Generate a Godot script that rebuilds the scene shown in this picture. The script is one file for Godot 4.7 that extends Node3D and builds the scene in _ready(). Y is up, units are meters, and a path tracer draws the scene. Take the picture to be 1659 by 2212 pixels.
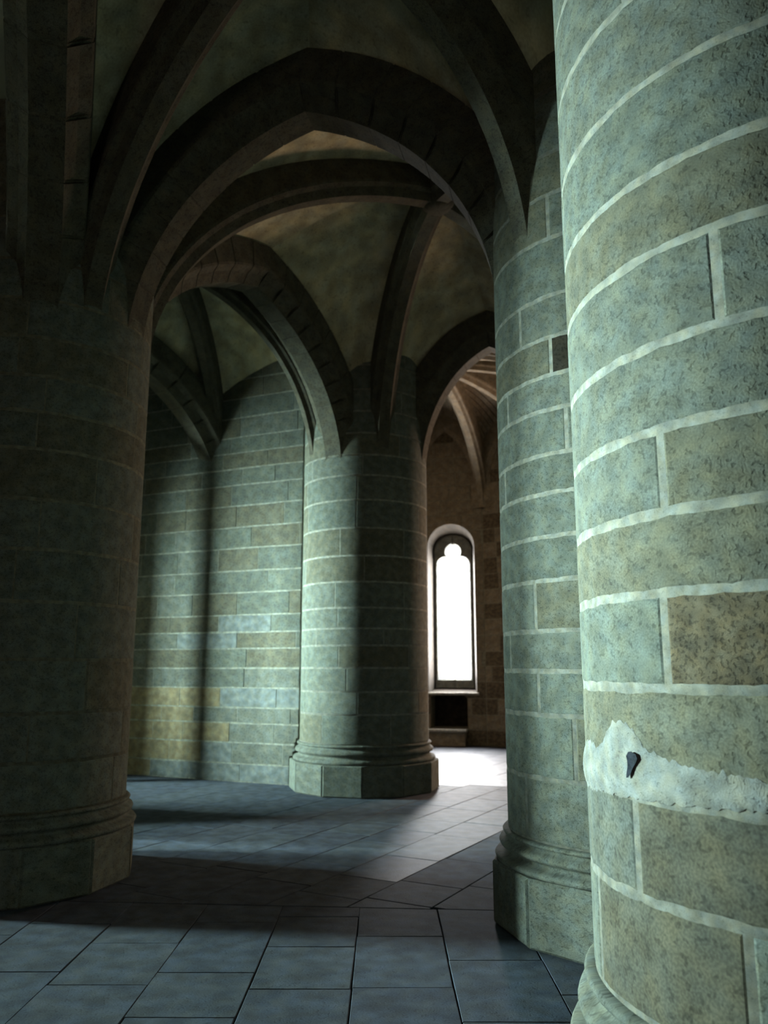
extends Node3D

# ---------------------------------------------------------------- helpers
var rng := RandomNumberGenerator.new()
var M := {}          # materials
var used := {}       # names in use at top level

func meta(o, label := "", category := "", group := "", kind := ""):
	if label != "": o.set_meta("label", label)
	if category != "": o.set_meta("category", category)
	if group != "": o.set_meta("group", group)
	if kind != "": o.set_meta("kind", kind)
	return o

func base(called: String, at := Vector3.ZERO) -> Node3D:
	var o := Node3D.new()
	o.name = called
	add_child(o, true)
	o.position = at
	return o

func put(called: String, mesh: Mesh, m: Material, parent: Node = self) -> MeshInstance3D:
	var o := MeshInstance3D.new()
	o.mesh = mesh
	o.material_override = m
	o.cast_shadow = GeometryInstance3D.SHADOW_CASTING_SETTING_ON
	o.name = called
	parent.add_child(o, true)
	return o

func begin() -> SurfaceTool:
	uv_shift = Vector2(rng.randf() * 3.0, rng.randf() * 3.0)
	var st := SurfaceTool.new()
	st.begin(Mesh.PRIMITIVE_TRIANGLES)
	st.set_smooth_group(-1)
	return st

# one triangle, turned so that its front looks along out (front faces run clockwise)
func tri(st: SurfaceTool, a: Vector3, b: Vector3, c: Vector3, out: Vector3):
	for p in ([a, c, b] if (b - a).cross(c - a).dot(out) > 0.0 else [a, b, c]):
		st.set_uv(uv_of(p, out))
		st.add_vertex(p)

# texture coordinates in metres: round the pillar, or on the plane that a face lies nearest to
var uv_round := false
var uv_middle := 0.0
var uv_shift := Vector2.ZERO
func uv_of(p: Vector3, out: Vector3) -> Vector2:
	if uv_round: return Vector2(wrapf(atan2(p.x, p.z) - uv_middle, -PI, PI) * R, p.y) + uv_shift
	var n := out.abs()
	if n.y > n.x and n.y > n.z: return Vector2(p.x, p.z) + uv_shift
	return (Vector2(p.z, p.y) if n.x > n.z else Vector2(p.x, p.y)) + uv_shift

func quad(st: SurfaceTool, a: Vector3, b: Vector3, c: Vector3, d: Vector3, out: Vector3):
	tri(st, a, b, c, out)
	tri(st, a, c, d, out)

func done(st: SurfaceTool) -> ArrayMesh:
	st.generate_normals()
	return st.commit()

func add_box(st: SurfaceTool, lo: Vector3, hi: Vector3):
	var p := []
	for i in 8:
		p.append(Vector3(hi.x if i & 1 else lo.x, hi.y if i & 2 else lo.y, hi.z if i & 4 else lo.z))
	quad(st, p[0], p[2], p[6], p[4], Vector3.LEFT)
	quad(st, p[1], p[3], p[7], p[5], Vector3.RIGHT)
	quad(st, p[0], p[1], p[5], p[4], Vector3.DOWN)
	quad(st, p[2], p[3], p[7], p[6], Vector3.UP)
	quad(st, p[0], p[1], p[3], p[2], Vector3.FORWARD)
	quad(st, p[4], p[5], p[7], p[6], Vector3.BACK)

func box_mesh(lo: Vector3, hi: Vector3) -> ArrayMesh:
	var st := begin()
	add_box(st, lo, hi)
	return done(st)

# a polygon pulled inwards by d, one new point for each old one
func inset(poly: PackedVector2Array, d: float) -> PackedVector2Array:
	var n := poly.size()
	var s := 1.0 if not Geometry2D.is_polygon_clockwise(poly) else -1.0
	var r := PackedVector2Array()
	for i in n:
		var e0: Vector2 = (poly[i] - poly[(i + n - 1) % n]).normalized()
		var e1: Vector2 = (poly[(i + 1) % n] - poly[i]).normalized()
		var n0 := Vector2(-e0.y, e0.x) * s
		var n1 := Vector2(-e1.y, e1.x) * s
		var b := n0 + n1
		var k: float = d / maxf(0.35, 1.0 + n0.dot(n1))
		r.append(poly[i] + b * k)
	return r

# a block with a polygonal face: frame f maps (u, v, height) to space; the arris is bevelled
func block(poly: PackedVector2Array, f: Transform3D, top: float, bottom: float, bevel: float) -> ArrayMesh:
	var st := begin()
	var up := f.basis.z
	var pin := inset(poly, bevel)
	var idx := Geometry2D.triangulate_polygon(pin)
	if idx.is_empty():
		pin = poly
		idx = Geometry2D.triangulate_polygon(poly)
	for k in range(0, idx.size(), 3):
		var q := [pin[idx[k]], pin[idx[k + 1]], pin[idx[k + 2]]]
		tri(st, f * Vector3(q[0].x, q[0].y, top), f * Vector3(q[1].x, q[1].y, top), f * Vector3(q[2].x, q[2].y, top), up)
	var n := poly.size()
	var s := -1.0 if not Geometry2D.is_polygon_clockwise(poly) else 1.0
	for i in n:
		var j := (i + 1) % n
		var e := (poly[j] - poly[i]).normalized()
		var o := f.basis * Vector3(-e.y * s, e.x * s, 0)
		var a := f * Vector3(pin[i].x, pin[i].y, top)
		var b := f * Vector3(pin[j].x, pin[j].y, top)
		var c := f * Vector3(poly[j].x, poly[j].y, top - bevel)
		var d := f * Vector3(poly[i].x, poly[i].y, top - bevel)
		quad(st, a, b, c, d, o + up)
		var c2 := f * Vector3(poly[j].x, poly[j].y, bottom)
		var d2 := f * Vector3(poly[i].x, poly[i].y, bottom)
		quad(st, d, c, c2, d2, o)
	return done(st)

# an outline pushed back through the thickness of a wall
func slab(poly: PackedVector2Array, f: Transform3D, top: float, bottom: float) -> ArrayMesh:
	var st := begin()
	var up := f.basis.z
	var idx := Geometry2D.triangulate_polygon(poly)
	for k in range(0, idx.size(), 3):
		var q := [poly[idx[k]], poly[idx[k + 1]], poly[idx[k + 2]]]
		for h in [top, bottom]:
			tri(st, f * Vector3(q[0].x, q[0].y, h), f * Vector3(q[1].x, q[1].y, h), f * Vector3(q[2].x, q[2].y, h), up if h == top else -up)
	var n := poly.size()
	var s := -1.0 if not Geometry2D.is_polygon_clockwise(poly) else 1.0
	for i in n:
		var j := (i + 1) % n
		var e := (poly[j] - poly[i]).normalized()
		var o := f.basis * Vector3(-e.y * s, e.x * s, 0)
		quad(st, f * Vector3(poly[i].x, poly[i].y, top), f * Vector3(poly[j].x, poly[j].y, top), f * Vector3(poly[j].x, poly[j].y, bottom), f * Vector3(poly[i].x, poly[i].y, bottom), o)
	return done(st)

func lathe(profile: Array, segs: int) -> ArrayMesh:
	var st := begin()
	uv_round = true
	uv_middle = 0.0
	st.set_smooth_group(1)
	for k in profile.size() - 1:
		var p: Vector2 = profile[k]
		var q: Vector2 = profile[k + 1]
		for i in segs:
			var a := TAU * i / segs
			var b := TAU * (i + 1) / segs
			var o := Vector3(sin((a + b) / 2), 0, cos((a + b) / 2)) * (p.y - q.y if p.y != q.y else 0.01) + Vector3.UP * (q.x - p.x)
			quad(st, Vector3(p.x * sin(a), p.y, p.x * cos(a)), Vector3(p.x * sin(b), p.y, p.x * cos(b)), Vector3(q.x * sin(b), q.y, q.x * cos(b)), Vector3(q.x * sin(a), q.y, q.x * cos(a)), o)
	uv_round = false
	return done(st)

# ---------------------------------------------------------------- materials
func noise(kind: int, freq: float, octaves: int, seed_: int) -> FastNoiseLite:
	var n := FastNoiseLite.new()
	n.noise_type = kind
	n.frequency = freq
	n.seed = seed_
	n.fractal_type = FastNoiseLite.FRACTAL_FBM if octaves > 1 else FastNoiseLite.FRACTAL_NONE
	n.fractal_octaves = octaves
	return n

func grey(n: FastNoiseLite, s: int) -> Image:
	var i := n.get_seamless_image(s, s, false, false, 0.15, true)
	i.convert(Image.FORMAT_L8)
	return i

func make_textures():
	var s := 512
	var fine := grey(noise(FastNoiseLite.TYPE_SIMPLEX, 0.16, 3, 3), s).get_data()
	var blot := grey(noise(FastNoiseLite.TYPE_SIMPLEX, 0.010, 4, 8), s).get_data()
	var hue := grey(noise(FastNoiseLite.TYPE_SIMPLEX, 0.014, 3, 21), s).get_data()
	var pits := grey(noise(FastNoiseLite.TYPE_SIMPLEX, 0.045, 3, 34), s).get_data()
	var kinds := {"stone": [0.24, 0.20, 0.22, 0.66], "pitted": [0.24, 0.30, 0.30, 0.60], "lime": [0.12, 0.27, 0.16, 0.74], "paving": [0.14, 0.26, 0.12, 0.74]}
	for kind in kinds:
		var k = kinds[kind]
		var col := PackedByteArray()
		col.resize(s * s * 3)
		var hgt := Image.create_empty(s, s, false, Image.FORMAT_RGBA8)
		for i in s * s:
			var a := fine[i] / 255.0
			var b := blot[i] / 255.0
			var h := hue[i] / 255.0 - 0.5
			var p := pits[i] / 255.0
			var pit := clampf((p - k[3]) * 9.0, 0.0, 1.0)
			var v: float = 1.0 - k[0] * (1.0 - a) - k[1] * (1.0 - b) - k[2] * pit * 0.6
			v = clampf(v, 0.0, 1.0)
			col[i * 3] = int(clampf(v * (1.0 + 0.06 * h), 0, 1) * 255)
			col[i * 3 + 1] = int(clampf(v, 0, 1) * 255)
			col[i * 3 + 2] = int(clampf(v * (1.0 - 0.10 * h), 0, 1) * 255)
			var g: float = clampf(0.35 * a + 0.4 * b + 0.25 - 0.35 * pit, 0, 1)
			hgt.set_pixel(i % s, i / s, Color(g, g, g))
		M[kind + "_map"] = ImageTexture.create_from_image(Image.create_from_data(s, s, false, Image.FORMAT_RGB8, col))
		hgt.bump_map_to_normal_map(5.0)
		M[kind + "_relief"] = ImageTexture.create_from_image(hgt)

func rock(c: Color, kind: String, rough: float, scale_: float, relief := 0.6) -> StandardMaterial3D:
	var m := StandardMaterial3D.new()
	m.albedo_color = c
	m.albedo_texture = M[kind + "_map"]
	if relief > 0.0:
		m.normal_enabled = true
		m.normal_texture = M[kind + "_relief"]
		m.normal_scale = relief * 0.45
	m.roughness = rough
	m.metallic_specular = 0.3 if kind != "paving" else 0.2
	m.uv1_scale = Vector3.ONE * scale_
	return m

func plain(c: Color, rough := 0.8) -> StandardMaterial3D:
	var m := StandardMaterial3D.new()
	m.albedo_color = c
	m.roughness = rough
	return m

func make_materials():
	make_textures()
	M.stones = []
	for c in [Color(0.47, 0.48, 0.44), Color(0.455, 0.47, 0.43), Color(0.49, 0.50, 0.46), Color(0.46, 0.45, 0.39), Color(0.475, 0.49, 0.45)]:
		M.stones.append(rock(c, "stone", 0.95, 1.25))
	M.brown = rock(Color(0.46, 0.41, 0.33), "pitted", 0.95, 2.0, 0.8)
	M.ochre = rock(Color(0.52, 0.47, 0.37), "lime", 0.95, 1.0, 1.0)
	M.pit = rock(Color(0.52, 0.50, 0.43), "pitted", 0.95, 2.3, 0.8)
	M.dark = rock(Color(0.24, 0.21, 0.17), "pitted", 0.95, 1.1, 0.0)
	M.mortar = rock(Color(0.635, 0.625, 0.58), "lime", 0.95, 2.2, 0.0)
	M.dull_mortar = rock(Color(0.52, 0.50, 0.43), "lime", 0.95, 2.2, 0.0)
	M.wall_mortar = rock(Color(0.55, 0.545, 0.50), "lime", 0.95, 2.2, 0.0)
	M.lime = rock(Color(0.57, 0.57, 0.545), "lime", 0.95, 1.6, 1.0)
	M.limed = rock(Color(0.44, 0.455, 0.445), "lime", 0.95, 1.1, 1.0)
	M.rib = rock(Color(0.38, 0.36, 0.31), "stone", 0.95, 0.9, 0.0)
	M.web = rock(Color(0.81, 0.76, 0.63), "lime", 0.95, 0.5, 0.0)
	M.chapel = rock(Color(0.55, 0.50, 0.42), "stone", 0.95, 0.9, 0.0)
	M.wall_stones = []
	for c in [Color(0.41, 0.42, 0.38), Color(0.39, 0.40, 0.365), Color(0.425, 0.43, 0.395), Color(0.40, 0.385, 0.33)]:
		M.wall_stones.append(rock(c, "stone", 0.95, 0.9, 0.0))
	M.pavings = []
	for c in [Color(0.325, 0.345, 0.385), Color(0.31, 0.33, 0.375), Color(0.335, 0.355, 0.39), Color(0.32, 0.345, 0.39)]:
		M.pavings.append(rock(c, "paving", 0.9, 0.8, 0.3))
	# slabs polished by the feet that go to the window
	M.worn = []; M.polished = []
	for c in [Color(0.325, 0.345, 0.385), Color(0.31, 0.33, 0.375), Color(0.335, 0.355, 0.39)]:
		for k in 2:
			var w := rock(c, "paving", [0.68, 0.55][k], 0.8, 0.3)
			w.metallic_specular = [0.22, 0.4][k]
			(M.worn if k == 0 else M.polished).append(w)
	M.dirt = rock(Color(0.20, 0.20, 0.21), "paving", 1.0, 2.0, 0.0)
	M.hollow_shade = rock(Color(0.20, 0.22, 0.26), "pitted", 0.95, 2.0, 0.0)  # dark tone that stands for the shade inside the lime hollow
	M.unseen_stone = plain(Color(0.45, 0.43, 0.38), 0.95)  # plain tone of unseen surfaces, set by how much light they bounce
	M.iron = plain(Color(0.25, 0.25, 0.26), 0.6)
	M.frame = rock(Color(0.50, 0.50, 0.47), "stone", 0.9, 0.9, 0.0)

# ---------------------------------------------------------------- pillars
const R := 0.85

# an ashlar with a curved face between two bearings (degrees) and two heights
func ashlar(a0: float, a1: float, y0: float, y1: float, r: float, wobble: float, step_ := 4.0) -> ArrayMesh:
	var n := int(maxf(2, ceil((a1 - a0) / step_)))
	var st := begin()
	var bev := 0.008
	var ba := rad_to_deg(bev / r)
	var low := []; var high := []; var lo2 := []; var hi2 := []
	for i in n + 1:
		var f := float(i) / n
		var a := lerpf(a0 + ba, a1 - ba, f)
		var w := wobble if i > 0 and i < n else wobble * 0.5
		var dl := rng.randf_range(-w, w)
		var dh := rng.randf_range(-w, w)
		var rr := r + rng.randf_range(-0.0002, 0.0002)
		low.append(cyl(a, y0 + bev + dl, rr)); high.append(cyl(a, y1 - bev + dh, rr))
		var a2 := lerpf(a0, a1, f)
		lo2.append(cyl(a2, y0 + dl, R - 0.0016)); hi2.append(cyl(a2, y1 + dh, R - 0.0016))
	uv_round = true
	uv_middle = deg_to_rad((a0 + a1) / 2)
	st.set_smooth_group(1)
	for i in n:
		quad(st, low[i], low[i + 1], high[i + 1], high[i], low[i] * Vector3(1, 0, 1))
	st.set_smooth_group(-1)
	for i in n:
		quad(st, low[i], low[i + 1], lo2[i + 1], lo2[i], Vector3.DOWN)
		quad(st, high[i], high[i + 1], hi2[i + 1], hi2[i], Vector3.UP)
	var t0 := cyl(a0 - 90, 0, 1); var t1 := cyl(a1 + 90, 0, 1)
	quad(st, low[0], high[0], hi2[0], lo2[0], t0)
	quad(st, low[n], high[n], hi2[n], lo2[n], t1)
	uv_round = false
	return done(st)

func cyl(deg: float, y: float, r: float) -> Vector3:
	var a := deg_to_rad(deg)
	return Vector3(r * sin(a), y, r * cos(a))

# heights: the bed joints; joints: {course: [bearings of upright joints the photograph shows]}; looks: {"course,bearing": material}
func pillar(called: String, label: String, at: Vector2, heights: Array, joints: Dictionary, looks: Dictionary, gap: float, wobble: float, tones: Array, mortar: Material, plinth_r := 0.965, upright := 1.0) -> Node3D:
	var o := base(called, Vector3(at.x, 0, at.y))
	meta(o, label, "pillar", "massive round pillars of the crypt", "thing")
	put("mortar_core", lathe([Vector2(0.02, heights[0]), Vector2(R - 0.001, heights[0]), Vector2(R - 0.001, heights[-1]), Vector2(0.02, heights[-1])], 144), mortar, o)
	for c in heights.size() - 1:
		var known: Array = joints.get(c, [])
		var cuts := []
		if known.is_empty():
			cuts.append(rng.randf_range(0, 360))
		else:
			for k in known: cuts.append(fposmod(k, 360.0))
		cuts.sort()
		var all := []
		for k in cuts.size():
			var a: float = cuts[k]
			var b: float = cuts[(k + 1) % cuts.size()] + (360.0 if k == cuts.size() - 1 else 0.0)
			var parts := int(maxf(1, round((b - a) / 58.0)))
			if not known.is_empty() and cuts.size() > 1 and b - a < 95.0: parts = 1
			for q in parts:
				var j := rng.randf_range(-7, 7) if q > 0 else 0.0
				all.append(a + (b - a) * q / parts + j)
		all.sort()
		var ga := rad_to_deg(gap * upright / R) / 2
		for k in all.size():
			var a: float = all[k]
			var b: float = all[k + 1] if k + 1 < all.size() else all[0] + 360.0
			var mid := fposmod((a + b) / 2 + 180, 360) - 180
			var m: Material = tones[rng.randi() % tones.size()]
			for key in looks:
				var w = key.split(",")
				if int(w[0]) == c:
					var t := fposmod(float(w[1]) - a, 360.0)
					if t < b - a: m = looks[key]
			put("stone", ashlar(a + ga, b - ga, heights[c] + gap / 2, heights[c + 1] - gap / 2, R + rng.randf_range(0.0008, 0.0013), wobble), m, o)
	# the moulded base on a twelve-sided plinth
	var h: float = heights[0]
	var p := 0.37
	var prof := []
	for q in [[0.0, 1.0], [0.026, 0.985], [0.036, 0.93], [0.030, 0.87], [0.012, 0.85], [0.008, 0.77], [0.030, 0.72], [0.052, 0.66], [0.060, 0.57], [0.052, 0.48], [0.026, 0.43], [0.012, 0.36], [0.016, 0.29], [0.045, 0.235], [0.078, 0.20], [0.088, 0.12], [0.082, 0.04], [0.070, 0.0]]:
		prof.append(Vector2(R + q[0], p + (h - p) * q[1]))
	prof.push_front(Vector2(0.3, h)); prof.append(Vector2(0.3, p))
	put("base_moulding", lathe(prof, 72), tones[0], o)
	put("plinth_core", lathe([Vector2(0.1, p - 0.004), Vector2(plinth_r - 0.045, p - 0.004), Vector2(plinth_r - 0.045, 0.0), Vector2(0.1, 0.0)], 12), mortar, o)
	for k in 12:
		var a := 360.0 * k / 12
		var e0 := cyl(a, 0, plinth_r); var e1 := cyl(a + 30, 0, plinth_r)
		var u := (e1 - e0).normalized()
		var f := Transform3D(u, Vector3.UP, u.cross(Vector3.UP).normalized(), e0)
		var w := (e1 - e0).length()
		put("plinth_stone", block(PackedVector2Array([Vector2(0.003, 0.0), Vector2(w - 0.003, 0.0), Vector2(w - 0.003, p), Vector2(0.003, p)]), f, 0.0, -0.3, 0.014), tones[k % tones.size()], o)
	return o

# a plain unseen pillar, added for the shade it casts and to carry ribs
func unseen_pillar(n: int, at: Vector2):
	var o := put("unseen_column_%d" % n, lathe([Vector2(0.02, 0), Vector2(0.96, 0), Vector2(0.96, 0.37), Vector2(0.92, 0.42), Vector2(0.9, 0.55), Vector2(R, 0.6), Vector2(R, 6.0), Vector2(0.02, 6.0)], 48), M.unseen_stone)
	o.position = Vector3(at.x, 0, at.y)
	meta(o, "", "", "", "structure")

# ---------------------------------------------------------------- vault
# half an arch, rising upright from its foot and leaning towards its crown; gives [points, outward normals, sideways]
func half_arch(foot: Vector2, r0: float, h0: float, to: Vector2, h1: float, lean: float, n := 20) -> Array:
	var d := (to - foot).normalized()
	var run := (to - foot).length() - r0
	var rise := h1 - h0
	var pts := []; var nor := []
	var tm := deg_to_rad(lean)
	for i in n + 1:
		var t := tm * i / n
		var s := r0 + run * (1 - cos(t)) / (1 - cos(tm))
		var y := h0 + rise * sin(t) / sin(tm)
		pts.append(Vector3(foot.x + d.x * s, y, foot.y + d.y * s))
		var tx := run * sin(t) / (1 - cos(tm))
		var ty := rise * cos(t) / sin(tm)
		var l := sqrt(tx * tx + ty * ty)
		var up := Vector3(-d.x * ty / l, tx / l, -d.y * ty / l)
		nor.append(up.lerp(Vector3.UP, smoothstep(0.78, 1.0, float(i) / n)).normalized())
	return [pts, nor, Vector3(-d.y, 0, d.x)]

func at_curve(c: Array, t: float) -> Array:
	var n: int = c[0].size() - 1
	var x := clampf(t, 0, 1) * n
	var i := int(minf(floor(x), n - 1))
	var f := x - i
	return [c[0][i].lerp(c[0][i + 1], f), c[1][i].lerp(c[1][i + 1], f).normalized()]

# profile points (across, outwards); swept from t0 to t1
func sweep(c: Array, prof: Array, t0: float, t1: float, n: int, caps := true) -> ArrayMesh:
	var st := begin()
	var rings := []
	for i in n + 1:
		var q := at_curve(c, lerpf(t0, t1, float(i) / n))
		var ring := []
		for p in prof: ring.append(q[0] + c[2] * p.x + q[1] * p.y)
		rings.append(ring)
	var m := prof.size()
	for k in m:
		var e: Vector2 = prof[(k + 1) % m] - prof[k]
		for i in n:
			var q := at_curve(c, lerpf(t0, t1, (i + 0.5) / n))
			st.set_smooth_group(k + 1)
			quad(st, rings[i][k], rings[i][(k + 1) % m], rings[i + 1][(k + 1) % m], rings[i + 1][k], c[2] * e.y - q[1] * e.x)
	if caps:
		st.set_smooth_group(-1)
		for e in [0, n]:
			var q = rings[e]
			var out: Vector3 = rings[1][0] - rings[0][0]
			if e == 0: out = -out
			for k in range(1, m - 1): tri(st, q[0], q[k], q[k + 1], out)
	return done(st)

# the mouldings, counter-clockwise seen along the rib: flat soffit, hollow chamfers, upright sides
func moulding(w: float, soffit: float, cham: float, depth: float) -> Array:
	var a := soffit / 2; var b := w / 2
	return [Vector2(-a, 0), Vector2(a, 0), Vector2(a + 0.012, 0.02), Vector2(lerpf(a, b, 0.45), cham * 0.62), Vector2(b - 0.01, cham - 0.01), Vector2(b, cham + 0.015), Vector2(b, depth), Vector2(-b, depth), Vector2(-b, cham + 0.015), Vector2(-b + 0.01, cham - 0.01), Vector2(-lerpf(a, b, 0.45), cham * 0.62), Vector2(-a - 0.012, 0.02)]

func shrink(prof: Array, d: float) -> Array:
	var r := []
	var mid := Vector2(0, prof[6].y * 0.6)
	for p in prof: r.append(p + (mid - p).normalized() * d)
	return r

var ceiling: Node3D
const WEB_IN := 0.34

func transverse(c0: Array, c1: Array, mat: Material, stones: int):
	var prof := moulding(0.56, 0.24, 0.17, 0.46)
	var joined := begin()
	for c in [c0, c1]:
		joined.append_from(sweep(c, shrink(prof, 0.006), 0.0, 1.0, 24, true), 0, Transform3D())
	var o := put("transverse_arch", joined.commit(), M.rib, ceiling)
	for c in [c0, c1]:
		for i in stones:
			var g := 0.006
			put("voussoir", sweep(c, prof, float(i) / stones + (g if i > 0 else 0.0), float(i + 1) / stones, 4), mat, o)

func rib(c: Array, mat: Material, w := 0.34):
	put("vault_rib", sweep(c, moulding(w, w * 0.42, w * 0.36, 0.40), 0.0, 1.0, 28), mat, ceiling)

# the web of a vault between two curves that rise from the same foot
func web(a: Array, b: Array, mat: Material, courses := 0):
	var n := 22; var m := 8
	var st := begin()
	var grid := []
	for i in n + 1:
		var t := float(i) / n
		var p := at_curve(a, t); var q := at_curve(b, t)
		var pa: Vector3 = p[0] + (p[1].lerp(Vector3.UP, t * t * t)).normalized() * WEB_IN
		var qb: Vector3 = q[0] + (q[1].lerp(Vector3.UP, t * t * t)).normalized() * WEB_IN
		var row := []
		for j in m + 1:
			var u := float(j) / m
			row.append(pa.lerp(qb, u) + Vector3.UP * 0.16 * sin(PI * u) * t)
		grid.append(row)
	if courses == 0:
		st.set_smooth_group(1)
		for i in n:
			for j in m:
				quad(st, grid[i][j], grid[i][j + 1], grid[i + 1][j + 1], grid[i + 1][j], Vector3.DOWN)
		put("vault_web", done(st), mat, ceiling)
		return
	# laid in visible courses: strips that stand a little proud of one another
	var back := begin()
	back.set_smooth_group(1)
	for i in n:
		for j in m:
			quad(back, grid[i][j] + Vector3.UP * 0.03, grid[i][j + 1] + Vector3.UP * 0.03, grid[i + 1][j + 1] + Vector3.UP * 0.03, grid[i + 1][j] + Vector3.UP * 0.03, Vector3.DOWN)
	var o := put("vault_web", done(back), M.dull_mortar, ceiling)
	for k in range(3, n):
		var s := begin()
		var drop := Vector3.DOWN * rng.randf_range(0.0, 0.02)
		for j in m:
			var g0 := 0.08; var g1 := 0.92
			var a0: Vector3 = grid[k][j].lerp(grid[k + 1][j], g0) + drop; var b0: Vector3 = grid[k][j + 1].lerp(grid[k + 1][j + 1], g0) + drop
			var a1: Vector3 = grid[k][j].lerp(grid[k + 1][j], g1) + drop; var b1: Vector3 = grid[k][j + 1].lerp(grid[k + 1][j + 1], g1) + drop
			quad(s, a0, b0, b1, a1, Vector3.DOWN)
			quad(s, a0, b0, b0 + Vector3.UP * 0.05, a0 + Vector3.UP * 0.05, grid[k][j] - grid[k + 1][j])
			quad(s, a1, b1, b1 + Vector3.UP * 0.05, a1 + Vector3.UP * 0.05, grid[k + 1][j] - grid[k][j])
		put("web_course", done(s), mat, o)

# a bay: corners [place, foot radius, foot height]; sides: per side [crown height, kind]: "arch", "wall", "none" (built by its neighbour), "open"
func bay(corners: Array, sides: Array, boss: Vector2, boss_h: float, web_mat: Material, rib_mat: Material, courses := 0, rib_w := 0.34):
	var n := corners.size()
	var diag := []
	for i in n:
		var c = corners[i]
		var d := half_arch(c[0], c[1], c[2], boss, boss_h, 84.0)
		diag.append(d)
		rib(d, rib_mat, rib_w)
	for i in n:
		var a = corners[i]; var b = corners[(i + 1) % n]
		var mid: Vector2 = (a[0] + b[0]) / 2
		var s = sides[i]
		var ha := half_arch(a[0], a[1], a[2], mid, s[0], 72.0)
		var hb := half_arch(b[0], b[1], b[2], mid, s[0], 72.0)
		if s[1] == "arch": transverse(ha, hb, rib_mat, s[2] if s.size() > 2 else 9)
		elif s[1] == "wall":
			for h in [ha, hb]: put("wall_rib", sweep(h, moulding(0.22, 0.08, 0.08, 0.36), 0.0, 1.0, 24), rib_mat, ceiling)
		web(ha, diag[i], web_mat, courses)
		web(hb, diag[(i + 1) % n], web_mat, courses)
	var k := put("boss", lathe([Vector2(0.01, boss_h - 0.05), Vector2(0.11, boss_h - 0.05), Vector2(0.17, boss_h), Vector2(0.2, boss_h + 0.06), Vector2(0.2, boss_h + 0.4), Vector2(0.01, boss_h + 0.4)], 24), rib_mat, ceiling)
	k.position = Vector3(boss.x, 0, boss.y)

# ---------------------------------------------------------------- walls
# frame of a wall standing on the line from a to b: u along it, v up, z into the room (to the right of a -> b seen from above is minus)
func wall_frame(a: Vector2, b: Vector2) -> Transform3D:
	var u := Vector3(b.x - a.x, 0, b.y - a.y).normalized()
	return Transform3D(u, Vector3.UP, u.cross(Vector3.UP).normalized(), Vector3(a.x, 0, a.y))

func lay_stones(parent: Node, f: Transform3D, u0: float, u1: float, beds: Array, gap: float, length: float, pick: Callable, hole := PackedVector2Array()):
	for c in beds.size() - 1:
		var u := u0 - rng.randf_range(0.0, length * 0.8)
		while u < u1:
			var w := length * rng.randf_range(0.65, 1.35)
			var lo := maxf(u, u0) + gap * 0.2; var hi := minf(u + w, u1) - gap * 0.2
			var c0 := c
			u += w
			if hi - lo < 0.06: continue
			var y0: float = beds[c0] + gap / 2; var y1: float = beds[c0 + 1] - gap / 2
			var poly := PackedVector2Array()
			var n := 3
			for i in n + 1: poly.append(Vector2(lerpf(lo, hi, float(i) / n), y0 + rng.randf_range(-0.005, 0.005)))
			for i in n + 1: poly.append(Vector2(lerpf(hi, lo, float(i) / n), y1 + rng.randf_range(-0.005, 0.005)))
			var polys := [poly]
			if hole.size() > 0: polys = Geometry2D.clip_polygons(poly, hole)
			for q in polys:
				var e := area(q)
				if e < 0.004 or Geometry2D.triangulate_polygon(inset(q, 0.005)).is_empty(): continue
				put("stone", block(q, f, rng.randf_range(0.002, 0.006), -0.02, 0.003), pick.call(c0, (lo + hi) / 2), parent)

func area(q: PackedVector2Array) -> float:
	var s := 0.0
	for i in q.size(): s += q[i].cross(q[(i + 1) % q.size()])
	return absf(s) / 2

func solid_wall(called: String, a: Vector2, b: Vector2, h: float, thick: float, mat: Material) -> MeshInstance3D:
	var f := wall_frame(a, b)
	var w := (b - a).length()
	var o := put(called, slab(PackedVector2Array([Vector2(0, 0), Vector2(w, 0), Vector2(w, h), Vector2(0, h)]), f, 0.0, -thick), mat)
	meta(o, "", "", "", "structure")
	return o

# round-headed outline of an opening: half width, sill, springing, crown
func lancet(cu: float, hw: float, sill: float, spring: float, crown: float) -> PackedVector2Array:
	var p := PackedVector2Array([Vector2(cu - hw, sill), Vector2(cu + hw, sill)])
	for i in 17:
		var a := PI * i / 16
		p.append(Vector2(cu + hw * cos(a), spring + (crown - spring) * sin(a)))
	return p

# the two halves of a wall on either side of an opening
func pierced_wall(called: String, f: Transform3D, w: float, h: float, thick: float, hole: PackedVector2Array, cu: float, mat: Material) -> Node3D:
	var o := base(called)
	meta(o, "", "", "", "structure")
	for s in 2:
		var rect := PackedVector2Array([Vector2(0 if s == 0 else cu, 0), Vector2(cu if s == 0 else w, 0), Vector2(cu if s == 0 else w, h), Vector2(0 if s == 0 else cu, h)])
		for q in Geometry2D.clip_polygons(rect, hole):
			put("wall_core", slab(q, f, 0.0, -thick), mat, o)
	return o

func trefoil(cu: float, hw: float, sill: float, shoulder: float, lobe_y: float, lobe_r: float) -> PackedVector2Array:
	var p := PackedVector2Array([Vector2(cu - hw, sill), Vector2(cu + hw, sill)])
	var r := 0.17
	for i in 9:
		var a := PI / 2 * i / 8
		p.append(Vector2(cu + hw - r + r * cos(a), shoulder - r + r * sin(a)))
	var t0 := asin(clampf((shoulder - lobe_y) / lobe_r, -1, 1))
	for i in 19:
		var a := lerpf(t0, PI - t0, i / 18.0)
		p.append(Vector2(cu + lobe_r * cos(a), lobe_y + lobe_r * sin(a)))
	for i in 9:
		var a := PI / 2 + PI / 2 * i / 8
		p.append(Vector2(cu - hw + r + r * cos(a), shoulder - r + r * sin(a)))
	return p

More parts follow.
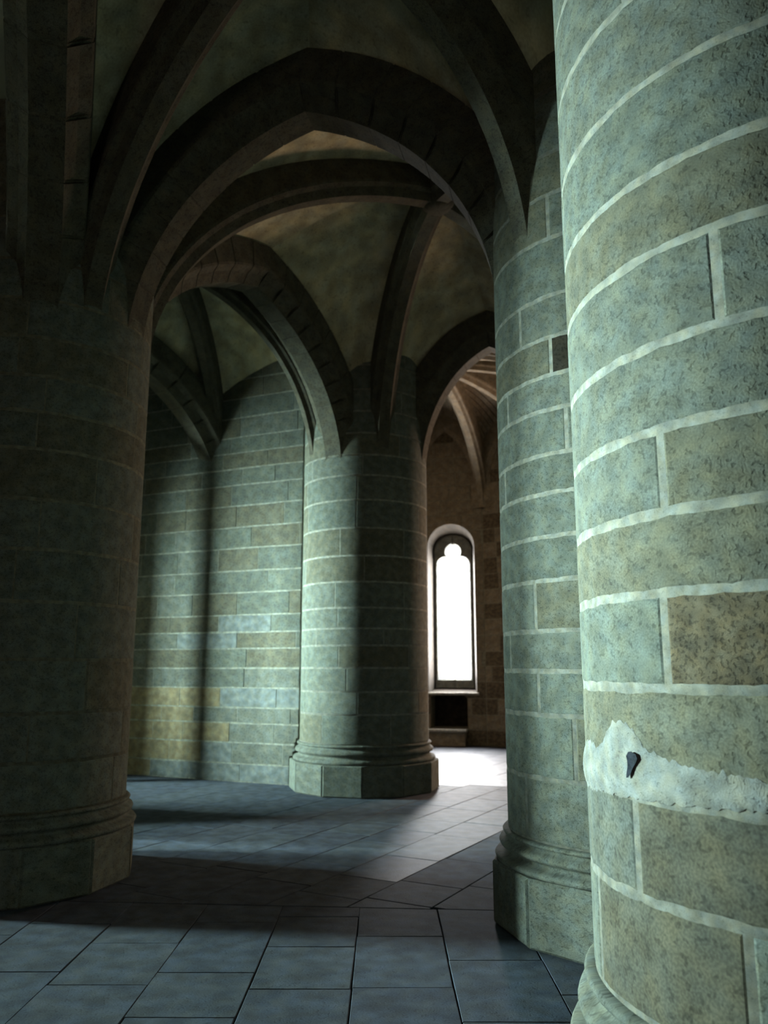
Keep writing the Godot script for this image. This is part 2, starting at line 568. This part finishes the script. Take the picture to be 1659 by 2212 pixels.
# window: splayed reveal, stone frame, panes between iron saddle bars, sill; daylight of the given strength
func window(n: int, f: Transform3D, cu: float, outer: PackedVector2Array, inner: PackedVector2Array, glass: PackedVector2Array, depth: float, tint: Color, energy: float, reveal_mat: Material, glow := 3.0, aim := Vector3.ZERO):
	var o := base("window_%d" % n)
	meta(o, "", "", "", "structure")
	var st := begin()
	var mid := Vector2(cu, outer[0].y + 1.2)
	for i in outer.size():
		var j := (i + 1) % outer.size()
		var c := (outer[i] + outer[j]) / 2
		quad(st, f * Vector3(outer[i].x, outer[i].y, 0.004), f * Vector3(outer[j].x, outer[j].y, 0.004), f * Vector3(inner[j].x, inner[j].y, -depth), f * Vector3(inner[i].x, inner[i].y, -depth), f.basis * Vector3(mid.x - c.x, 0.0 if i > 0 else 1.0, 0.1) + (Vector3.DOWN if c.y > mid.y + 1.5 else Vector3.ZERO))
	put("reveal", done(st), reveal_mat, o)
	for s in 2:
		var half := PackedVector2Array([Vector2(cu - 3 if s == 0 else cu, -1), Vector2(cu if s == 0 else cu + 3, -1), Vector2(cu if s == 0 else cu + 3, 9), Vector2(cu - 3 if s == 0 else cu, 9)])
		for q in Geometry2D.intersect_polygons(inner, half):
			for k in Geometry2D.clip_polygons(q, glass):
				put("frame", block(k, f, -depth + 0.04, -depth - 0.16, 0.025), M.frame, o)
	var lo := glass[0].y
	var hi := lo
	for p in glass: hi = maxf(hi, p.y)
	var pane := StandardMaterial3D.new()
	pane.albedo_color = Color(0.9, 0.9, 0.9)
	pane.roughness = 0.4
	pane.emission_enabled = true
	pane.emission = Color(tint.r, tint.g, tint.b).lerp(Color.WHITE, 0.75)
	pane.emission_energy_multiplier = glow
	var rows := int(maxf(1, round((hi - lo) / 0.62)))
	for k in rows:
		var y0 := lo + (hi - lo) * k / rows; var y1 := lo + (hi - lo) * (k + 1) / rows
		var band := PackedVector2Array([Vector2(cu - 2, y0), Vector2(cu + 2, y0), Vector2(cu + 2, y1), Vector2(cu - 2, y1)])
		for q in Geometry2D.intersect_polygons(glass, band):
			put("pane", block(q, f, -depth - 0.10, -depth - 0.112, 0.001), pane, o)
		if k > 0: put("saddle_bar", slab(PackedVector2Array([Vector2(glass[0].x, y0 - 0.004), Vector2(glass[1].x, y0 - 0.004), Vector2(glass[1].x, y0 + 0.004), Vector2(glass[0].x, y0 + 0.004)]), f, -depth - 0.088, -depth - 0.098), M.iron, o)
	var l := AreaLight3D.new()
	l.name = "window_light"
	l.area_size = Vector2((glass[1].x - glass[0].x) * 0.96, (hi - lo) * 0.94)
	l.light_color = tint
	l.light_energy = energy
	l.shadow_enabled = true
	l.area_normalize_energy = true
	l.area_range = 40.0
	o.add_child(l, true)
	l.position = f * Vector3(cu, (lo + hi) / 2, -depth - 0.075)
	l.look_at(l.global_position + f.basis.z, Vector3.UP)
	return o

# ---------------------------------------------------------------- the scene
func _ready():
	rng.seed = 20
	var cam := Camera3D.new()
	cam.name = "camera"
	cam.position = Vector3(0, 1.55, 0)
	cam.rotation_degrees = Vector3(10.686, 0, 0)
	cam.fov = 64.0
	cam.near = 0.05
	cam.far = 100.0
	var lens := CameraAttributesPhysical.new()
	lens.frustum_focal_length = 12.0 / tan(deg_to_rad(32.0))
	lens.frustum_focus_distance = 3.4
	lens.exposure_aperture = 1.8
	lens.frustum_near = 0.05
	lens.frustum_far = 100.0
	cam.attributes = lens
	add_child(cam)
	cam.current = true
	var sky_mat := ProceduralSkyMaterial.new()
	sky_mat.sky_top_color = Color(0.72, 0.78, 0.82)
	sky_mat.sky_horizon_color = Color(0.85, 0.88, 0.88)
	sky_mat.ground_bottom_color = Color(0.3, 0.3, 0.28)
	sky_mat.ground_horizon_color = Color(0.6, 0.62, 0.6)
	sky_mat.sun_angle_max = 0.0
	var sky := Sky.new()
	sky.sky_material = sky_mat
	var env := Environment.new()
	env.background_mode = Environment.BG_SKY
	env.sky = sky
	env.ambient_light_source = Environment.AMBIENT_SOURCE_DISABLED
	env.tonemap_mode = Environment.TONE_MAPPER_LINEAR
	env.tonemap_exposure = EXPOSURE
	env.sdfgi_enabled = true
	env.ssao_enabled = true
	env.ssil_enabled = true
	var we := WorldEnvironment.new()
	we.name = "world_environment"
	we.environment = env
	add_child(we)

	make_materials()
	build_walls()
	build_floor()
	build_vaults()
	build_pillars()
	build_bench()

const EXPOSURE := 1.0
const E_SIDE := 1400.0      # the lancet far left that lights the near pillars (window 2)
const E_SIDE2 := 750.0      # its neighbour, lighting the floor beyond the dark pillar (window 3)
const E_WALL := 430.0       # the lancet that lights the back wall (window 4)
const E_FAR := 66.0
const E_FILL_LEFT := 262.0      # an unseen lancet added far left to brighten the second right pillar (window 6)        # the lancet in view (window 1)
const E_FILL_BEHIND := 4.0      # an unseen dim lancet added behind the camera to lift dark surfaces (window 7)
const FILL_TINT := Color(1.0, 0.95, 0.86)  # tint of the added lancet behind the camera
const E_CHAPEL := 32.0     # its hidden neighbour (window 5)
const GREEN := Color(0.85, 1.0, 0.975)
const COOL := Color(0.80, 0.97, 1.0)
const WARM := Color(1.0, 0.84, 0.72)

const PL := Vector2(-2.85, -6.52)
const PS := Vector2(1.64, -5.425)
const PM := Vector2(-0.26, -11.2)
const PP := Vector2(1.52, -2.72)
const PN := Vector2(3.2, -10.2)
const PQ := Vector2(-4.6, -9.2)
const PO := Vector2(0.05, 1.55)
const CW := Vector2(-2.66, -12.0)
const CH := Vector2(0.55, -17.15)
const CG := Vector2(2.05, -16.82)
const CE := Vector2(3.5, -15.6)
const CE2 := Vector2(4.6, -13.4)
const CJ := Vector2(-0.6, -15.4)
const TOP := 8.2

func build_walls():
	# the back wall of the left bay: from the corner with the far left wall, past the corner of the ribs, to the middle pillar
	var d := Vector2(0.9135, 0.4067)
	var a := CW - d * 3.9
	var b := CW + d * 1.64
	var f := wall_frame(a, b)
	# its end follows the moulded base of the pillar it runs up to
	var ends := [Vector2(5.428, 0), Vector2(5.428, 0.375), Vector2(5.474, 0.375), Vector2(5.474, 0.43), Vector2(5.51, 0.445), Vector2(5.53, 0.465), Vector2(5.50, 0.48), Vector2(5.50, 0.545), Vector2(5.525, 0.56), Vector2(5.525, 0.605), Vector2(5.557, 0.612), Vector2(5.557, TOP)]
	var wall_edge := PackedVector2Array([Vector2(0, TOP), Vector2(0, 0)])
	wall_edge.append_array(PackedVector2Array(ends))
	var beyond := PackedVector2Array(ends.map(func(q): return q - Vector2(0.004, 0)))
	beyond.append(Vector2(6.5, TOP)); beyond.append(Vector2(6.5, -0.1)); beyond.append(Vector2(5.424, -0.1))
	var wb := put("wall_back", slab(wall_edge, f, 0.0, -0.2), M.wall_mortar)
	meta(wb, "", "", "", "structure")
	var pick := func(c, u):
		var r := rng.randf()
		if c >= 5 and c < 9: return M.limed if r < 0.15 else (M.wall_stones[3] if r < 0.4 else M.wall_stones[rng.randi() % 3])
		if c < 5:
			if u < 4.1: return M.ochre if r < 0.7 else M.limed
			return M.limed if r < 0.6 else M.wall_stones[2]
		return M.wall_stones[rng.randi() % 4]
	lay_stones(wb, f, 2.0, 5.60, [0.0, 0.24, 0.52, 0.78, 0.99, 1.26, 1.53, 1.80, 2.03, 2.27, 2.59, 2.90, 3.23, 3.54, 3.86, 4.17, 4.42, 4.66, 4.90, 5.2, 5.5, 5.8, 6.1], 0.020, 0.80, pick, beyond)
	# the far left wall with the window that lights it
	var la := Vector2(-6.2, -9.6); var lb := Vector2(-6.2, -13.75)
	var fl := wall_frame(la, lb)
	var hole := lancet(1.4, 0.5, 1.2, 2.85, 3.05)
	pierced_wall("wall_left_far", fl, 4.15, TOP, 0.3, hole, 1.4, M.unseen_stone)
	window(4, fl, 1.4, hole, lancet(1.4, 0.46, 1.07, 3.12, 3.25), lancet(1.4, 0.40, 1.15, 3.05, 3.16), 2.6, GREEN, E_WALL, M.brown)
	solid_wall("wall_step", Vector2(-9.0, -9.6), Vector2(-6.2, -9.6), TOP, 0.5, M.unseen_stone)
	# the left wall with its pair of deep lancets, and a third added as fill light
	# deep embrasures shaped to steer the light, broad and low towards the room, with small panes far out in the thickness of the wall
	# [wall from, wall to, middle, opening half width, sill, crown, pane half width, sill, crown, depth, energy, colour]
	var spans := [[5.0, -6.0, -5.2, 0.60, 2.2, 2.64, 0.40, 2.0, 2.76, 2.6, E_FILL_LEFT, GREEN], [-6.0, -8.95, -7.5, 1.3, 2.0, 2.78, 0.50, 2.0, 3.05, 2.6, E_SIDE, GREEN], [-8.95, -9.6, -9.3, 0.28, 1.2, 3.3, 0.24, 2.5, 4.7, 1.5, E_SIDE2, COOL]]
	for k in 3:
		var w = spans[k]
		var wf := wall_frame(Vector2(-9, w[0]), Vector2(-9, w[1]))
		var cu: float = w[0] - w[2]
		var h := lancet(cu, w[3], w[4], w[5] - 0.12, w[5])
		var glass := lancet(cu, w[6], w[7], w[8] - 0.12, w[8])
		var inner := lancet(cu, w[6] + 0.06, w[7] - 0.08, w[8] - 0.1, w[8] + 0.08)
		pierced_wall("wall_left", wf, w[0] - w[1], TOP, 0.3, h, cu, M.unseen_stone)
		window([6, 2, 3][k], wf, cu, h, inner, glass, w[9], w[11], w[10], M.brown)
	# the wall behind the camera, with one dim lancet added as fill light
	var ff := wall_frame(Vector2(6.5, 5.0), Vector2(-9, 5.0))
	var back := lancet(9.5, 0.6, 1.2, 3.4, 3.9)
	pierced_wall("wall_front", ff, 15.5, TOP, 0.5, back, 9.5, M.unseen_stone)
	window(7, ff, 9.5, back, lancet(9.5, 0.5, 1.3, 3.4, 3.8), lancet(9.5, 0.42, 1.4, 3.4, 3.7), 0.4, FILL_TINT, E_FILL_BEHIND, M.brown, 0.6)
	solid_wall("wall_right", Vector2(6.5, -13.4), Vector2(6.5, 5.0), TOP, 0.5, M.unseen_stone)
	solid_wall("wall_right_far", CE2, Vector2(6.5, -13.4), TOP, 0.5, M.unseen_stone)
	# the chapel with the window in view
	var wc := wall_frame(CH, CG)
	var wl := (CG - CH).length()
	var cu1 := 0.86
	var outer := lancet(cu1, 0.49, 1.03, 4.02, 4.49)
	var inner := lancet(cu1, 0.42, 1.10, 3.98, 4.33)
	var glass := trefoil(cu1, 0.33, 1.30, 3.84, 3.95, 0.155)
	var niche := PackedVector2Array([Vector2(cu1 - 0.46, 0.335), Vector2(cu1 + 0.30, 0.335), Vector2(cu1 + 0.30, 0.93), Vector2(cu1 + 0.22, 0.975), Vector2(cu1 - 0.40, 0.975), Vector2(cu1 - 0.46, 0.94)])
	var o := base("wall_chapel")
	meta(o, "", "", "", "structure")
	for s in 2:
		var x0 := 0.0 if s == 0 else cu1
		var x1 := cu1 if s == 0 else wl
		for q in Geometry2D.clip_polygons(PackedVector2Array([Vector2(x0, 0), Vector2(x1, 0), Vector2(x1, TOP), Vector2(x0, TOP)]), outer):
			for r in Geometry2D.clip_polygons(q, niche):
				put("wall_core", slab(r, wc, 0.0, -0.7), M.dull_mortar, o)
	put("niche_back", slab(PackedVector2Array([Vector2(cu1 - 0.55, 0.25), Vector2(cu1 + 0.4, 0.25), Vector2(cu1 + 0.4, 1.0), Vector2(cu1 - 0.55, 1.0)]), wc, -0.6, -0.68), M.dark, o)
	var beds := [0.0]
	while beds[-1] < 6.9: beds.append(beds[-1] + [0.33, 0.31, 0.29, 0.32][beds.size() % 4])
	var ch_pick := func(_c, _u): return M.chapel if rng.randf() < 0.7 else M.brown
	var both := func(fr: Transform3D, w: float, node: Node, holes: Array):
		for c in beds.size() - 1:
			var u := -rng.randf_range(0.0, 0.4)
			while u < w:
				var step_ := rng.randf_range(0.4, 0.75)
				var lo := maxf(u, 0.0) + 0.009; var hi := minf(u + step_, w) - 0.009
				u += step_
				if hi - lo < 0.05: continue
				var polys := [PackedVector2Array([Vector2(lo, beds[c] + 0.009), Vector2(hi, beds[c] + 0.009), Vector2(hi, beds[c + 1] - 0.009), Vector2(lo, beds[c + 1] - 0.009)])]
				for h in holes:
					var next := []
					for q in polys: next.append_array(Geometry2D.clip_polygons(q, h))
					polys = next
				for q in polys:
					if area(q) < 0.004 or Geometry2D.triangulate_polygon(inset(q, 0.004)).is_empty(): continue
					put("stone", block(q, fr, rng.randf_range(0.003, 0.009), -0.03, 0.004), ch_pick.call(c, lo), node)
	both.call(wc, wl, o, [outer, niche])
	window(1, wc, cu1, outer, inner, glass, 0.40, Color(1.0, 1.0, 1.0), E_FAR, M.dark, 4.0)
	var w1 := get_node("window_1")
	put("sill", block(PackedVector2Array([Vector2(cu1 - 0.54, 0.99), Vector2(cu1 + 0.54, 0.99), Vector2(cu1 + 0.54, 1.035), Vector2(cu1 - 0.54, 1.035)]), wc, 0.07, -0.05, 0.008), M.mortar, w1)  # paler than the wall: the light on the sill is put into its colour
	var we := solid_wall("wall_chapel_right", CG, CE, TOP, 0.6, M.dull_mortar)
	both.call(wall_frame(CG, CE), (CE - CG).length(), we, [])
	var wr := wall_frame(CE, CE2)
	var hr := lancet(1.23, 0.55, 1.03, 4.0, 4.5)
	pierced_wall("wall_chapel_side", wr, (CE2 - CE).length(), TOP, 0.6, hr, 1.23, M.chapel)
	window(5, wr, 1.23, hr, lancet(1.23, 0.48, 1.1, 3.95, 4.4), lancet(1.23, 0.40, 1.2, 3.9, 4.25), 0.35, WARM, E_CHAPEL, M.limed)
	solid_wall("wall_chapel_left", CJ, CH, TOP, 0.6, M.chapel)
	solid_wall("wall_chapel_rear", PM + (CJ - PM).normalized() * 1.05, CJ, TOP, 0.6, M.unseen_stone)

func build_floor():
	var fl := put("floor", box_mesh(Vector3(-11, -0.4, -18.5), Vector3(7.2, -0.016, 5.5)), M.dirt)
	meta(fl, "", "", "", "structure")
	var near := PackedVector2Array([Vector2(-4.5, -1.5), Vector2(3.2, -1.5), Vector2(3.2, -5.62), Vector2(1.64, -5.62), Vector2(-2.85, -5.95), Vector2(-4.5, -5.95)])
	var far := PackedVector2Array([Vector2(-4.5, -5.96), Vector2(-2.85, -5.96), Vector2(1.64, -5.63), Vector2(3.2, -5.63), Vector2(3.2, -10), Vector2(3.9, -12.2), Vector2(3.4, -15.55), Vector2(2.05, -16.76), Vector2(0.55, -16.96), Vector2(-0.55, -15.35), Vector2(-1.0, -11.35), Vector2(-2.66, -11.96), Vector2(-4.5, -12.75)])
	lay_slabs(fl, near, 0.0, -0.665, 0.505, 0.78, 0.006)
	lay_slabs(fl, far, 28.5, -0.444, 0.50, 0.74, 0.008)

# rows of paving turned by deg from straight ahead, one row edge passing through (x0, -5.425)
func lay_slabs(fl: Node, region: PackedVector2Array, deg: float, x0: float, width: float, length: float, gap: float):
	var t := deg_to_rad(deg)
	var along := Vector2(sin(t), -cos(t)); var across := Vector2(cos(t), sin(t))
	var o := Vector2(x0, -5.425 if deg == 0.0 else -7.5)
	var flat := Transform3D(Vector3.RIGHT, Vector3.BACK, Vector3.UP, Vector3.ZERO)
	for row in range(-26, 26):
		var s := -12.0 - rng.randf() * length
		while s < 12.0:
			var l := length * rng.randf_range(0.7, 1.35)
			var c := [[row * width + gap / 2, s + gap / 2], [(row + 1) * width - gap / 2, s + gap / 2], [(row + 1) * width - gap / 2, s + l - gap / 2], [row * width + gap / 2, s + l - gap / 2]]
			s += l
			var poly := PackedVector2Array()
			for q in c: poly.append(o + across * q[0] + along * q[1] + Vector2(rng.randf_range(-0.004, 0.004), rng.randf_range(-0.004, 0.004)))
			for q in Geometry2D.intersect_polygons(poly, region):
				if area(q) < 0.01: continue
				put("paving_slab", block(q, flat, rng.randf_range(-0.002, 0.0), -0.03, 0.003), slab_look(q, deg), fl)

func slab_look(q: PackedVector2Array, deg: float) -> Material:
	var c := Vector2.ZERO
	for p in q: c += p / q.size()
	# how far the slab lies to the right of the row edge where the wear ends
	var side := (c - Vector2(0.14, -6.48)).dot(Vector2(cos(deg_to_rad(28.5)), sin(deg_to_rad(28.5))))
	if deg > 0.0 and c.y < -6.3 and c.x > -0.5 and (side < 0.02 or c.y < -9.5): return (M.polished if c.y < -11.2 else M.worn)[rng.randi() % 3]
	return M.pavings[rng.randi() % 4]

func build_vaults():
	var flat := put("ceiling", box_mesh(Vector3(-11, TOP, -18.5), Vector3(7.2, TOP + 0.4, 5.5)), M.unseen_stone)
	meta(flat, "", "", "", "structure")
	ceiling = base("vaulted_roof")
	meta(ceiling, "", "", "", "structure")
	var s := 4.05
	var f := func(p: Vector2, h := s, r := 0.83): return [p, r, h]
	# middle bay
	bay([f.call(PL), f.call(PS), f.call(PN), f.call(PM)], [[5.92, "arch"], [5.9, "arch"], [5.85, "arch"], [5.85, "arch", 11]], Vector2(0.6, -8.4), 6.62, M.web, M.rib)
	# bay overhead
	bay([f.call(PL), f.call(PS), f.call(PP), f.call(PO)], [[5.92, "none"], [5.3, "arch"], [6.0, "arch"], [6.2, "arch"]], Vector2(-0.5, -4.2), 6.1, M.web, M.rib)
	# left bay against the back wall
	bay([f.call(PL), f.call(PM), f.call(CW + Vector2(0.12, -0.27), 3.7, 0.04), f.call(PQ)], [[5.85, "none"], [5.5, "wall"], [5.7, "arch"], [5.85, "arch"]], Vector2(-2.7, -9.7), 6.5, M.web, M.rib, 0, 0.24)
	# chapel
	bay([f.call(PM), f.call(PN), f.call(CE2, 4.8, 0.1), f.call(CE, 4.8, 0.1), f.call(CG, 4.8, 0.1), f.call(CH, 4.8, 0.1), f.call(CJ, 4.8, 0.1)], [[5.85, "none"], [6.3, "arch"], [6.5, "wall"], [6.5, "wall"], [6.5, "wall"], [6.5, "wall"], [6.3, "wall"]], Vector2(0.9, -14.0), 6.8, M.chapel, M.chapel, 1, 0.26)

func build_pillars():
	var t: Array = M.stones
	var p := pillar("round_pillar", "nearest round pillar, at the right edge, with a ragged white lime patch low down", PP,
		[0.60, 0.918, 1.187, 1.49, 1.752, 1.98, 2.222, 2.478, 2.765, 3.02, 3.33, 3.66, 3.98, 4.30, 4.62, 4.94, 5.26, 5.58, 5.9],
		{0: [-90.5, -48.2], 1: [-71.3, -12], 2: [-112, -30], 3: [-60.4, -118, -4], 4: [-104, -34, 20], 5: [-58.7, -118], 6: [-100, -30], 7: [-44.6, -112], 8: [-105, -28], 9: [-98, -25], 10: [-100, -30]},
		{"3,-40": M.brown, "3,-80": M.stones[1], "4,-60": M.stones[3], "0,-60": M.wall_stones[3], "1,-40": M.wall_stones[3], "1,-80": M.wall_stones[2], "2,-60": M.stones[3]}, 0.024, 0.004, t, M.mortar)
	lime_patch(p)
	pillar("round_pillar", "round pillar just behind the nearest one, with one small dark stone high up", PS,
		[0.55, 0.91, 1.27, 1.523, 1.758, 2.057, 2.321, 2.585, 2.826, 3.108, 3.327, 3.573, 3.848, 4.237, 4.539, 4.828, 5.278, 5.6, 5.9],
		{0: [-68.7, -20], 1: [-41.4, -105], 2: [-58.2, -112], 3: [-79.9, -22], 4: [-58.4, -115], 5: [-105, -30], 6: [-110, -30], 7: [-80.7, -28], 8: [-39.4, -104], 9: [-75.0, -25], 10: [-45.3, -24, -103], 11: [-62.3, -12, -115], 12: [-105, -30], 13: [-44.1, -102], 14: [-107, -35], 15: [-60.5, -116]},
		{"10,-35": M.dark, "4,-40": M.stones[3]}, 0.022, 0.004, t, M.mortar)
	pillar("round_pillar", "half lit round pillar in the middle of the crypt, left of the bright window", PM,
		[0.60, 0.963, 1.241, 1.533, 1.811, 2.021, 2.28, 2.608, 2.94, 3.30, 3.666, 3.993, 4.266, 4.56, 4.86, 5.16, 5.5, 5.9],
		{}, {}, 0.018, 0.003, t, M.mortar, 0.985, 0.4)
	pillar("round_pillar", "dark shadowed round pillar filling the left edge", PL,
		[0.57, 0.902, 1.231, 1.60, 2.0, 2.37, 2.73, 3.10, 3.38, 3.65, 3.95, 4.25, 4.56, 4.9, 5.2, 5.5, 5.9],
		{}, {}, 0.020, 0.004, t, M.dull_mortar, 0.95, 0.4)
	unseen_pillar(1, PN)
	unseen_pillar(2, PQ)  # added where it keeps side light off the middle pillar
	unseen_pillar(3, PO)
	var shade_shaft := put("unseen_column_4", lathe([Vector2(0.02, 0), Vector2(0.21, 0), Vector2(0.21, 0.3), Vector2(0.085, 0.38), Vector2(0.085, 5.4), Vector2(0.02, 5.4)], 24), M.stones[1])  # unseen shaft, added to cast a soft dark band on the back wall
	shade_shaft.position = Vector3(-4.4, 0, -11.65)
	meta(shade_shaft, "", "", "", "structure")

# the ragged smear of lime with a hollow in it
func lime_patch(p: Node3D):
	# bearings against lower and upper edge
	var edge := [[-112.0, 1.172, 1.24], [-104.0, 1.168, 1.27], [-97.0, 1.162, 1.305], [-92.0, 1.165, 1.315], [-86.0, 1.17, 1.30], [-82.0, 1.174, 1.335], [-78.0, 1.176, 1.385], [-75.0, 1.178, 1.398], [-71.0, 1.182, 1.375], [-67.0, 1.184, 1.325], [-62.0, 1.187, 1.30], [-56.0, 1.19, 1.288], [-50.0, 1.194, 1.282], [-43.0, 1.20, 1.272], [-36.0, 1.20, 1.262], [-30.0, 1.198, 1.24], [-25.0, 1.196, 1.215]]
	var st := begin()
	st.set_smooth_group(1)
	var n := 120; var m := 14
	var wob := noise(FastNoiseLite.TYPE_SIMPLEX, 0.9, 3, 5)
	var grid := []
	for i in n + 1:
		var a := lerpf(-112, -25, float(i) / n)
		var k := 0
		while k < edge.size() - 2 and edge[k + 1][0] < a: k += 1
		var t := clampf((a - edge[k][0]) / (edge[k + 1][0] - edge[k][0]), 0, 1)
		var lo := lerpf(edge[k][1], edge[k + 1][1], t) + 0.010 * wob.get_noise_2d(a, 0)
		var hi := lerpf(edge[k][2], edge[k + 1][2], t) + 0.013 * wob.get_noise_2d(a, 50)
		var row := []
		for j in m + 1:
			var u := float(j) / m
			var y := lerpf(lo, hi, u)
			var swell := 0.0015 + lerpf(0.010, 0.004, float(i) / n) * pow(sin(PI * clampf(u, 0.0, 1.0)) + 0.0001, 0.8) + 0.0012 * wob.get_noise_2d(a * 0.6, y * 60)
			if j == 0 or j == m: swell = 0.0015
			row.append(cyl(a, y, R + swell))
		grid.append(row)
	uv_round = true
	uv_middle = deg_to_rad(-68)
	for i in n:
		for j in m: quad(st, grid[i][j], grid[i + 1][j], grid[i + 1][j + 1], grid[i][j + 1], grid[i][j] * Vector3(1, 0, 1))
	uv_round = false
	put("lime_patch", done(st), M.lime, p).set_meta("label", "ragged white lime smear")
	# the hollow: a dark keyhole-like patch laid on the lime, its shade painted in, wide at its head and narrow at its foot
	var h := begin()
	h.set_smooth_group(1)
	var rim := []
	for q in [[-70.2, 1.312], [-68.9, 1.306], [-68.5, 1.294], [-69.0, 1.282], [-69.9, 1.268], [-70.7, 1.250], [-71.5, 1.238], [-72.2, 1.236], [-72.0, 1.25], [-71.6, 1.268], [-71.6, 1.284], [-71.9, 1.296], [-71.2, 1.309]]:
		rim.append(q)
	for i in rim.size():
		var j := (i + 1) % rim.size()
		quad(h, cyl(rim[i][0], rim[i][1], R + 0.0155), cyl(rim[j][0], rim[j][1], R + 0.0155), cyl(lerpf(rim[j][0], -70.6, 0.5), lerpf(rim[j][1], 1.28, 0.5), R + 0.0138), cyl(lerpf(rim[i][0], -70.6, 0.5), lerpf(rim[i][1], 1.28, 0.5), R + 0.0138), cyl(-70, 0, 1))
		tri(h, cyl(lerpf(rim[i][0], -70.6, 0.5), lerpf(rim[i][1], 1.28, 0.5), R + 0.0138), cyl(lerpf(rim[j][0], -70.6, 0.5), lerpf(rim[j][1], 1.28, 0.5), R + 0.0138), cyl(-70.6, 1.28, R + 0.0138), cyl(-70, 0, 1))
	put("hollow", done(h), M.hollow_shade, p).set_meta("label", "hollow in the lime, its shade painted dark blue-grey")

func build_bench():
	var f := wall_frame(CH, CG)
	var o := base("stone_bench")
	meta(o, "low stone bench against the wall below the bright lancet window", "bench")
	put("body", block(PackedVector2Array([Vector2(0.30, 0.0), Vector2(1.13, 0.0), Vector2(1.13, 0.28), Vector2(0.30, 0.28)]), f, 0.26, 0.015, 0.012), M.chapel, o)
	put("seat", block(PackedVector2Array([Vector2(0.27, 0.28), Vector2(1.16, 0.28), Vector2(1.16, 0.335), Vector2(0.27, 0.335)]), f, 0.34, 0.015, 0.012), M.mortar, o)  # paler than the body: the lit top is put into its colour
